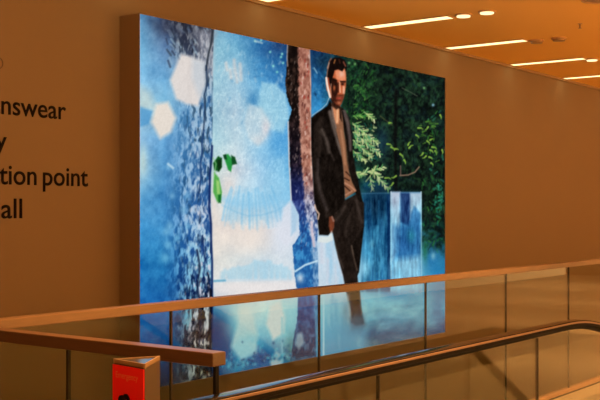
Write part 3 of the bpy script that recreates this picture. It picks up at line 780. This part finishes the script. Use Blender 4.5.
SY = xh_m / XH; SX = wallw / (b_ - a_)
def word(s, x_end, z, kx, ky, lab):
    m = text_mesh(s, bold=0.008)
    lo, hi = ext_x(m)
    for v in m.vertices:
        v.co.x = (v.co.x - hi) * SX * kx; v.co.y *= SY * ky
    bmx = bmesh.new(); bmx.from_mesh(m)
    r = bmesh.ops.extrude_face_region(bmx, geom=bmx.faces[:])
    bmesh.ops.translate(bmx, verts=[g for g in r['geom'] if isinstance(g, bmesh.types.BMVert)], vec=(0, 0, 0.003))
    bmesh.ops.recalc_face_normals(bmx, faces=bmx.faces[:])
    bmx.to_mesh(m); bmx.free()
    o = link('wall_lettering', m, M['ink'])
    o.location = (x_end, P_WALL - 0.0005, z); o.rotation_euler = (math.pi / 2, 0, 0)
    tag(o, lab, 'lettering', 'store directory on the wall')
    return (hi - lo) * SX * kx
for (words, xe, yb, kx, ky, labs) in (
        (('Womenswear',), 65.8, 119.6, 1.0, 1.0, ('black wall lettering ending in nswear, top line of the store directory',)),
        (('Jewellery',), 6.6, 150.0, 1.0, 1.0, ('black wall lettering cut to a single y, second line of the directory',)),
        (('Collection', 'point'), 87.8, 186.2, 1.03, 1.03, ('black wall lettering ending in tion, left of the word point', 'black word point on the wall, nearest lettering to the light box')),
        (('Food', 'hall'), 22.0, 218.0, 1.12, 1.02, ('black word on the wall outside the picture, left of the lowest line', 'black wall lettering ending in all, lowest line of the directory'))):
    e = on_p(xe, yb, P_WALL); x = e.x
    for wd, lab in list(zip(words, labs))[::-1]:
        x -= word(wd, x, e.z, kx, ky, lab) + 0.62 * SX * kx * XH
# thin ring above the lettering
c = on_p(-2.0, 63.0, P_WALL); rr = on_p(-2, 57, P_WALL).z - c.z
bm = bmesh.new(); N = 32
vs_ = []
for i in range(N):
    t = 2 * math.pi * i / N
    vs_.append([bm.verts.new((k * rr * math.cos(t), y, k * rr * math.sin(t))) for (k, y) in ((1, 0), (.84, 0), (.84, -.003), (1, -.003))])
for i in range(N):
    p, q = vs_[i], vs_[(i + 1) % N]
    for j in range(4): bm.faces.new((p[j], q[j], q[(j + 1) % 4], p[(j + 1) % 4]))
bmesh.ops.recalc_face_normals(bm, faces=bm.faces[:])
o = from_bm('wall_symbol', bm, M['ink_faint']); o.location = (c.x, P_WALL - .0005, c.z)
tag(o, 'thin grey ring symbol on the wall above the directory lettering', 'symbol')

# ================================================================== glass balustrades
RT, RB = 1.10, 1.058              # rail top and underside
def balustrade(name, label, axis, fixed, stops, rail0, rail1, mrail, joints, posts=()):
    """axis 0: runs along X at Y = fixed; axis 1: runs along Y at X = fixed"""
    org = (stops[0], fixed, 0) if axis == 0 else (fixed, stops[0], 0)
    t = empty(name, org); tag(t, label, 'balustrade', 'glass balustrades')
    def part(nm, a0, a1, b0, b1, z0, z1, m, bev=0.0):
        if axis == 0: return box(nm, a0, a1, fixed + b0, fixed + b1, z0, z1, m, t, bev, org)
        return box(nm, fixed + b0, fixed + b1, a0, a1, z0, z1, m, t, bev, org)
    part('rail', rail0, rail1, -.03, .03, RB, RT, mrail, .004)
    for i in range(len(stops) - 1):
        part('glass_panel', stops[i] + .005, stops[i + 1] - .005, -.006, .006, .03, RB, M['glass'])
    for s in joints:
        part('joint_strip', s - .0048, s + .0048, -.0065, .0065, .03, RB, M['joint'])
    for s in posts:
        part('end_post', s - .006, s + .006, -.008, .008, 0.0, RB, M['post'], .002)
    part('base_shoe', stops[0], stops[-1], -.035, .035, 0.0, .036, M['shoe'], .004)
    part('painted_shadow_gap', stops[0], stops[-1], -.038, .038, 0.0, .012, M['joint'])  # solid dark strip standing for the shadow line under the shoe
    return t
X0 = on_p(319, 300, P_RAIL).x
dX = 1.206
bstops = [X0 + dX * k for k in range(-2, 10)]
X_RAIL = bstops[0]
balustrade('glass_balustrade', 'long glass balustrade with wooden rail running along in front of the light box', 0, P_RAIL, bstops, X_RAIL - .03, bstops[-1], M['wood'], bstops[1:])
pe = on_x(218, 356, X_RAIL).y
pj = on_x(68.5, 370, X_RAIL).y
balustrade('glass_balustrade', 'short glass balustrade with shade-darkened wooden rail behind the red post', 1, X_RAIL, [pe, pj, P_RAIL - .045], pe - .006, P_RAIL - .031, M['wood_y'], [pj], [pe + .008])

# ================================================================== escalator
esc = empty('escalator', (2.0, (EP0 + EP1) / 2, 0))
tag(esc, 'escalator with black rubber handrail and glass sides in the foreground', 'escalator')
EO = Vector((2.0, (EP0 + EP1) / 2, 0))
HZ = 1.00
def esc_path(off=0.0, x_start=0.75, newel=True):
    """points (x, z, nx, nz) of a line off metres below the handrail top"""
    out = []
    z0 = HZ - off
    R0 = 0.30
    if newel:
        for i in range(13):
            t = math.pi * 1.5 - (math.pi) * i / 12          # around the newel end
            t = math.radians(250 - 160 * i / 12)
            out.append((x_start + (R0 - off) * math.cos(t), HZ - R0 + (R0 - off) * math.sin(t), math.cos(t), math.sin(t)))
    else:
        out.append((x_start, z0, 0, 1))
    xb = 4.78; R = 2.1; A = math.radians(30)
    for i in range(1, 7):
        x = x_start + (xb - x_start) * i / 6; out.append((x, z0, 0, 1))
    for i in range(1, 13):
        t = A * i / 12
        out.append((xb + (R - off) * math.sin(t), HZ - R + (R - off) * math.cos(t), math.sin(t), math.cos(t)))
    lx, lz = out[-1][0], out[-1][1]
    L = 6.2
    for i in range(1, 5):
        out.append((lx + L * i / 4 * math.cos(A), lz - L * i / 4 * math.sin(A), math.sin(A), math.cos(A)))
    return out
def sweep(name, path, prof, yc, m, parent, smooth=True, closed=True):
    bm = bmesh.new(); rings = []
    for (x, z, nx, nz) in path:
        rings.append([bm.verts.new((x + nx * h - EO.x, yc + w - EO.y, z + nz * h - EO.z)) for (w, h) in prof])
    n = len(prof)
    for i in range(len(rings) - 1):
        for j in range(n):
            bm.faces.new((rings[i][j], rings[i][(j + 1) % n], rings[i + 1][(j + 1) % n], rings[i + 1][j]))
    bm.faces.new(rings[0]); bm.faces.new(rings[-1][::-1])
    bmesh.ops.recalc_face_normals(bm, faces=bm.faces[:])
    o = from_bm(name, bm, m, parent)
    if smooth:
        for p in o.data.polygons: p.use_smooth = True
        o.data.set_sharp_from_angle(angle=math.radians(40))
    return o
def rounded(w, h, r, seg=4):
    pts = []
    for (cx, cy, a0) in ((w / 2 - r, -r, 0), (-w / 2 + r, -r, 90), (-w / 2 + r, -h + r, 180), (w / 2 - r, -h + r, 270)):
        for i in range(seg + 1):
            t = math.radians(a0 + 90 * i / seg)
            pts.append((cx + r * math.cos(t), cy + r * math.sin(t)))
    return pts
XB, RR, AA = 4.78, 2.1, math.radians(30)
for yc, sgn in ((EP1, -1), (EP0, -1)):
    hr = sweep('handrail', esc_path(0.0), rounded(.062, .030, .008), yc, M['rubber'], esc)
    hr.data.materials.append(M['rubber_side'])          # the worn top shines, the sides are dull
    for pg in hr.data.polygons:
        if abs(pg.normal.y) > 0.5: pg.material_index = 1
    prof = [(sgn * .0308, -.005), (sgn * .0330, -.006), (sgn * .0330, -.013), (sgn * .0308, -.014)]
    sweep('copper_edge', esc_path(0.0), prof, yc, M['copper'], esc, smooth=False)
    prof = [(-.012, -.030), (.012, -.030), (.012, -.044), (-.012, -.044)]
    sweep('rail_guide', esc_path(0.0), prof, yc, M['black'], esc, smooth=False)
    # glass panes between handrail and deck
    js = [on_p(378, 380, P_ESC).x + k * (on_p(537, 380, P_ESC).x - on_p(378, 380, P_ESC).x) for k in range(-1, 6)]
    js[0] = 0.85
    js = [j for j in js]
    xa_end = XB + RR * math.sin(AA)
    def top_at(x):
        if x <= XB: return HZ, 0.0
        if x <= xa_end:
            t = math.asin((x - XB) / RR); return HZ - RR + RR * math.cos(t), t
        return HZ - RR + RR * math.cos(AA) - (x - xa_end) * math.tan(AA), AA
    for i in range(len(js) - 1):
        g = .004
        xs = np.linspace(js[i] + g, js[i + 1] - g, 10)
        bm = bmesh.new(); ring = []
        for x in xs:
            z, t = top_at(x); zt = z - .045 / math.cos(t); zb = z - .80 / math.cos(t)
            ring.append([bm.verts.new((x - EO.x, yc + w - EO.y, q - EO.z)) for (w, q) in ((-.005, zb), (.005, zb), (.005, zt), (-.005, zt))])
        for k in range(len(ring) - 1):
            for j in range(4):
                bm.faces.new((ring[k][j], ring[k][(j + 1) % 4], ring[k + 1][(j + 1) % 4], ring[k + 1][j]))
        bm.faces.new(ring[0]); bm.faces.new(ring[-1][::-1])
        bmesh.ops.recalc_face_normals(bm, faces=bm.faces[:])
        from_bm('glass_panel', bm, M['glass'], esc)
        if i > 0:
            z, t = top_at(js[i])
            box('joint_strip', js[i] - g, js[i] + g, yc - .006, yc + .006, z - .80, z - .05, M['joint'], esc, origin=EO)
    prof = [(-.065, -.80), (.065, -.80), (.065, -.99), (-.065, -.99)]
    sweep('deck', esc_path(0.0, 0.9, False), prof, yc, M['bronze'], esc, smooth=False)
    prof = [(-.06, -.99), (.06, -.99), (.06, -1.30), (-.06, -1.30)]
    pth = [q for q in esc_path(0.0, 5.4, False) if q[0] > 5.35]
    sweep('skirt', pth, prof, yc, M['steel'], esc, smooth=False)
sw0, sw1 = EP0 + .07, EP1 - .07
box('comb_plate', 3.2, 5.3, sw0, sw1, 0.0, 0.012, M['steel'], esc, origin=EO)
# steps: one mesh, shared
bm = bmesh.new()
add_box(bm, 0, .40, sw0 - EO.y, sw1 - EO.y, -.03, 0.0)
add_box(bm, 0, .02, sw0 - EO.y, sw1 - EO.y, -.22, -.03)
for k in range(24):
    yy = sw0 - EO.y + .02 + k * (sw1 - sw0 - .04) / 24
    add_box(bm, 0.01, .39, yy, yy + .012, 0.0, .006)
sme = bpy.data.meshes.new('step'); bm.to_mesh(sme); bm.free(); sme.materials.append(M['step'])
for k in range(17):
    o = bpy.data.objects.new('step', sme); COL.objects.link(o); o.parent = esc
    xx = 5.32 + k * .40
    zz = -0.01 - (0.03 if k == 0 else 0.10 if k == 1 else 0.10 + (k - 1) * .231)
    o.location = (xx - EO.x, 0, zz)

# ================================================================== emergency post
A_ = (113.5, 359.0); B_ = (145.0, 364.5); C_ = (160.0, 356.0)
PH = 1.10
pa, pb_, pc_ = [on_z(x, y, PH) for (x, y) in (A_, B_, C_)]
ep = empty('emergency_post', (pb_.x, pb_.y, 0))
tag(ep, 'red fronted emergency stop post standing before the short glass balustrade', 'post')
EPO = Vector((pb_.x, pb_.y, 0))
def prism(name, pts, z0, z1, m, bev=0.0):
    bm = bmesh.new()
    lo = [bm.verts.new((p.x - EPO.x, p.y - EPO.y, z0)) for p in pts]
    hi = [bm.verts.new((p.x - EPO.x, p.y - EPO.y, z1)) for p in pts]
    n = len(pts)
    bm.faces.new(lo[::-1]); bm.faces.new(hi)
    for i in range(n): bm.faces.new((lo[i], lo[(i + 1) % n], hi[(i + 1) % n], hi[i]))
    bmesh.ops.recalc_face_normals(bm, faces=bm.faces[:])
    return from_bm(name, bm, m, ep)
prism('post_body', (pa, pb_, pc_), 0.0, PH - .010, M['bronze'])
cen = (pa + pb_ + pc_) / 3
ins = [cen + (p - cen) * .97 for p in (pa, pb_, pc_)]
prism('top_plate', ins, PH - .010, PH - .002, M['cap'])
# thin bronze rim round the top
for (p, q) in ((pa, pb_), (pb_, pc_), (pc_, pa)):
    d = (cen - (p + q) / 2); d.z = 0; d.normalize()
    prism('top_rim', (p, q, q + d * .004, p + d * .004), PH - .012, PH + .001, M['trim'])
# red panel just proud of the front face
ab = (pb_ - pa); ab.z = 0; LAB = ab.length; ab.normalize()
nf = Vector((ab.y, -ab.x, 0))
if nf.dot(-pb_) < 0: nf = -nf
pA = pa + nf * .001; pB = pb_ + nf * .001
prism('red_panel', (pA + ab * .001, pB - ab * .001, pB - ab * .001 + nf * .003, pA + ab * .001 + nf * .003), 0.35, PH - .014, M['red'])
ang = math.atan2(ab.y, ab.x)
def on_front(name, m, s, z, matl, h):
    o = link(name, m, matl, ep)
    p = pa + ab * s + nf * .0045
    o.location = (p.x - EPO.x, p.y - EPO.y, z); o.rotation_euler = (math.pi / 2, 0, ang)
    return o
tmesh = text_mesh('Emergency')
lo, hi = ext_x(tmesh); k = LAB * .70 / (hi - lo)
for v in tmesh.vertices: v.co.x = (v.co.x - lo) * k; v.co.y *= k * 1.05
on_front('lettering', tmesh, LAB * .12, PH - .050, M['red_ink'], 0)
# black stop knob: collar, neck and mushroom head
def lathe(name, prof, s, z, matl):
    bm = bmesh.new(); N = 20; rings = []
    for (r, h) in prof:
        rings.append([bm.verts.new((r * math.cos(2 * math.pi * i / N), r * math.sin(2 * math.pi * i / N), h)) for i in range(N)])
    for a in range(len(rings) - 1):
        for i in range(N):
            bm.faces.new((rings[a][i], rings[a][(i + 1) % N], rings[a + 1][(i + 1) % N], rings[a + 1][i]))
    bm.faces.new(rings[-1]); bm.faces.new(rings[0][::-1])
    bmesh.ops.recalc_face_normals(bm, faces=bm.faces[:])
    me_ = bpy.data.meshes.new(name); bm.to_mesh(me_); bm.free()
    return on_front(name, me_, s, z, matl, 0)
zk = on_z(128, 394, 0.9)
z_k = PH - .108
lathe('stop_button', ((.016, 0), (.016, .003), (.010, .004), (.010, .010), (.0145, .012), (.0145, .018), (.011, .021)), LAB * .46, z_k, M['black'])
bm = bmesh.new()
add_box(bm, -.009, .009, -.07, -.012, 0, .003, .002)
me_ = bpy.data.meshes.new('pictogram'); bm.to_mesh(me_); bm.free()
on_front('pictogram', me_, LAB * .46, z_k, M['black'], 0)

# ================================================================== ceiling lamps
ends = [((368, 27), (449, 17)), ((451, 48), (530, 40)), ((514, 65), (582, 58))]
xs_, pw, pr_ = [], [], []
for a, b in ends:
    pA_, pB_ = on_z(*a, Z_CEIL), on_z(*b, Z_CEIL)
    xs_.append((pA_.x + pB_.x) / 2); pr_.append(pB_.y)
step = (xs_[2] - xs_[0]) / 2
SXS = [xs_[0] + step * k for k in range(-3, 6)]
p_out = sum(pr_) / 3
p_in = P_WALL - .05
lab_s = {-1: 'warm ceiling light strip cut by the top edge above the light box',
         0: 'warm ceiling light strip above the right end of the light box',
         1: 'warm ceiling light strip between two others, second from the top',
         2: 'warm ceiling light strip with a small lit downlight at its end near the right edge',
         -3: 'warm ceiling light strip far left of the picture, beyond two others',
         -2: 'warm ceiling light strip above the left half of the light box, out of frame',
         4: 'warm ceiling light strip just beyond the right edge of the picture',
         5: 'warm ceiling light strip second beyond the right edge of the picture',
         3: 'farthest warm ceiling light strip, cut by the right edge of the picture'}
def housing(w, l, z, parent, org):
    bm = bmesh.new()
    t = .008
    for (x0, x1, y0, y1) in ((-w / 2 - t, -w / 2, -l / 2 - t, l / 2 + t), (w / 2, w / 2 + t, -l / 2 - t, l / 2 + t), (-w / 2, w / 2, -l / 2 - t, -l / 2), (-w / 2, w / 2, l / 2, l / 2 + t)):
        add_box(bm, x0, x1, y0, y1, -.008, 0)
    return from_bm('frame', bm, M['ring'], parent)
for i, sx_ in enumerate(SXS):
    k = i - 3
    t = empty('light_strip', (sx_, (p_in + p_out) / 2, Z_CEIL))
    tag(t, lab_s.get(k, 'warm ceiling light strip outside the picture' + (' on the left' if k < 0 else ' on the right')), 'ceiling light', 'light strips along the wall')
    l = p_in - p_out
    housing(.15, l, Z_CEIL, t, None)
    bm = bmesh.new(); add_box(bm, -.075, .075, -l / 2, l / 2, -.004, 0); from_bm('diffuser', bm, M['strip'], t)

def disc_mesh(name, r0, r1, z0, z1, N=24):
    bm = bmesh.new(); rings = []
    prof = [(r0, 0.0), (r0, z0), (r1, z0), (r1, z1)] if r1 > 0 else [(r0, 0.0), (r0, z0)]
    for (r, z) in prof:
        rings.append([bm.verts.new((r * math.cos(2 * math.pi * i / N), r * math.sin(2 * math.pi * i / N), z)) for i in range(N)])
    for a in range(len(rings) - 1):
        for i in range(N):
            bm.faces.new((rings[a][i], rings[a][(i + 1) % N], rings[a + 1][(i + 1) % N], rings[a + 1][i]))
    if r1 <= 0: bm.faces.new(rings[-1])
    bmesh.ops.recalc_face_normals(bm, faces=bm.faces[:])
    m_ = bpy.data.meshes.new(name); bm.to_mesh(m_); bm.free(); return m_
ring_me = disc_mesh('ring', .080, .064, -.014, -.002); ring_me.materials.append(M['ring'])
lens_on = disc_mesh('lens', .064, 0, -.024, 0); lens_on.materials.append(M['spot_on'])
lens_off = disc_mesh('lens', .064, 0, -.034, 0); lens_off.materials.append(M['spot_off'])
def downlight(x, p, on, label, group, watts=0.0):
    t = empty('downlight', (x, p, Z_CEIL)); tag(t, label, 'downlight', group)
    link('ring', ring_me, None, t); link('lens', lens_on if on else lens_off, None, t)
    if watts:
        ld = bpy.data.lights.new('added_downlight_lamp', 'AREA'); ld.shape = 'DISK'; ld.size = .11
        ld.energy = watts; ld.color = WARM; ld.spread = math.radians(80)
        lo_ = bpy.data.objects.new('added_downlight_lamp', ld); COL.objects.link(lo_); lo_.parent = t; lo_.location = (0, 0, -.030)
    return t
for (px, py, on, lab) in ((463.5, 14.5, True, 'lit round downlight just right of the topmost full light strip'),
                          (487, 11.2, True, 'lit round downlight farther right, nearest the top edge of the picture'),
                          (536.5, 40.0, False, 'unlit round downlight touching the end of the second light strip'),
                          (559, 37.8, False, 'unlit round downlight standing alone right of the second light strip'),
                          (592, 59.0, True, 'small lit downlight at the end of the third strip by the right edge')):
    q = on_z(px, py, Z_CEIL)
    downlight(q.x, q.y, on, lab, 'round downlights in view')
for k in range(6):  # unseen lamp rows, added to light the floor and bounce onto the ceiling
    for p in (-2.0, 0.3, 2.4):
        downlight(3.2 + 3.4 * k, p, True, 'added round downlight lighting the shop floor, outside the picture', 'added downlights over the shop floor', DOWN_W)

# sprinkler and speaker grille on the ceiling
q = on_z(580, 23.5, Z_CEIL)
t = empty('sprinkler', q); tag(t, 'tiny dark sprinkler head on the orange ceiling', 'sprinkler')
link('escutcheon', disc_mesh('escutcheon', .022, 0, -.006, 0, 14), M['ring'], t)
link('nozzle', disc_mesh('nozzle', .008, 0, -.045, 0, 10), M['shoe'], t)
o = link('deflector', disc_mesh('deflector', .017, 0, -.003, 0, 12), M['shoe'], t); o.location = (0, 0, -.045)
q = on_z(600, -1.0, Z_CEIL)
t = empty('ceiling_speaker', q); tag(t, 'round ceiling speaker grille in the top right corner', 'speaker')
gm = disc_mesh('rim', .16, .14, -.012, -.003, 32); link('rim', gm, M['ring'], t)
link('grille', disc_mesh('grille', .14, 0, -.005, 0, 32), M['trim'], t)
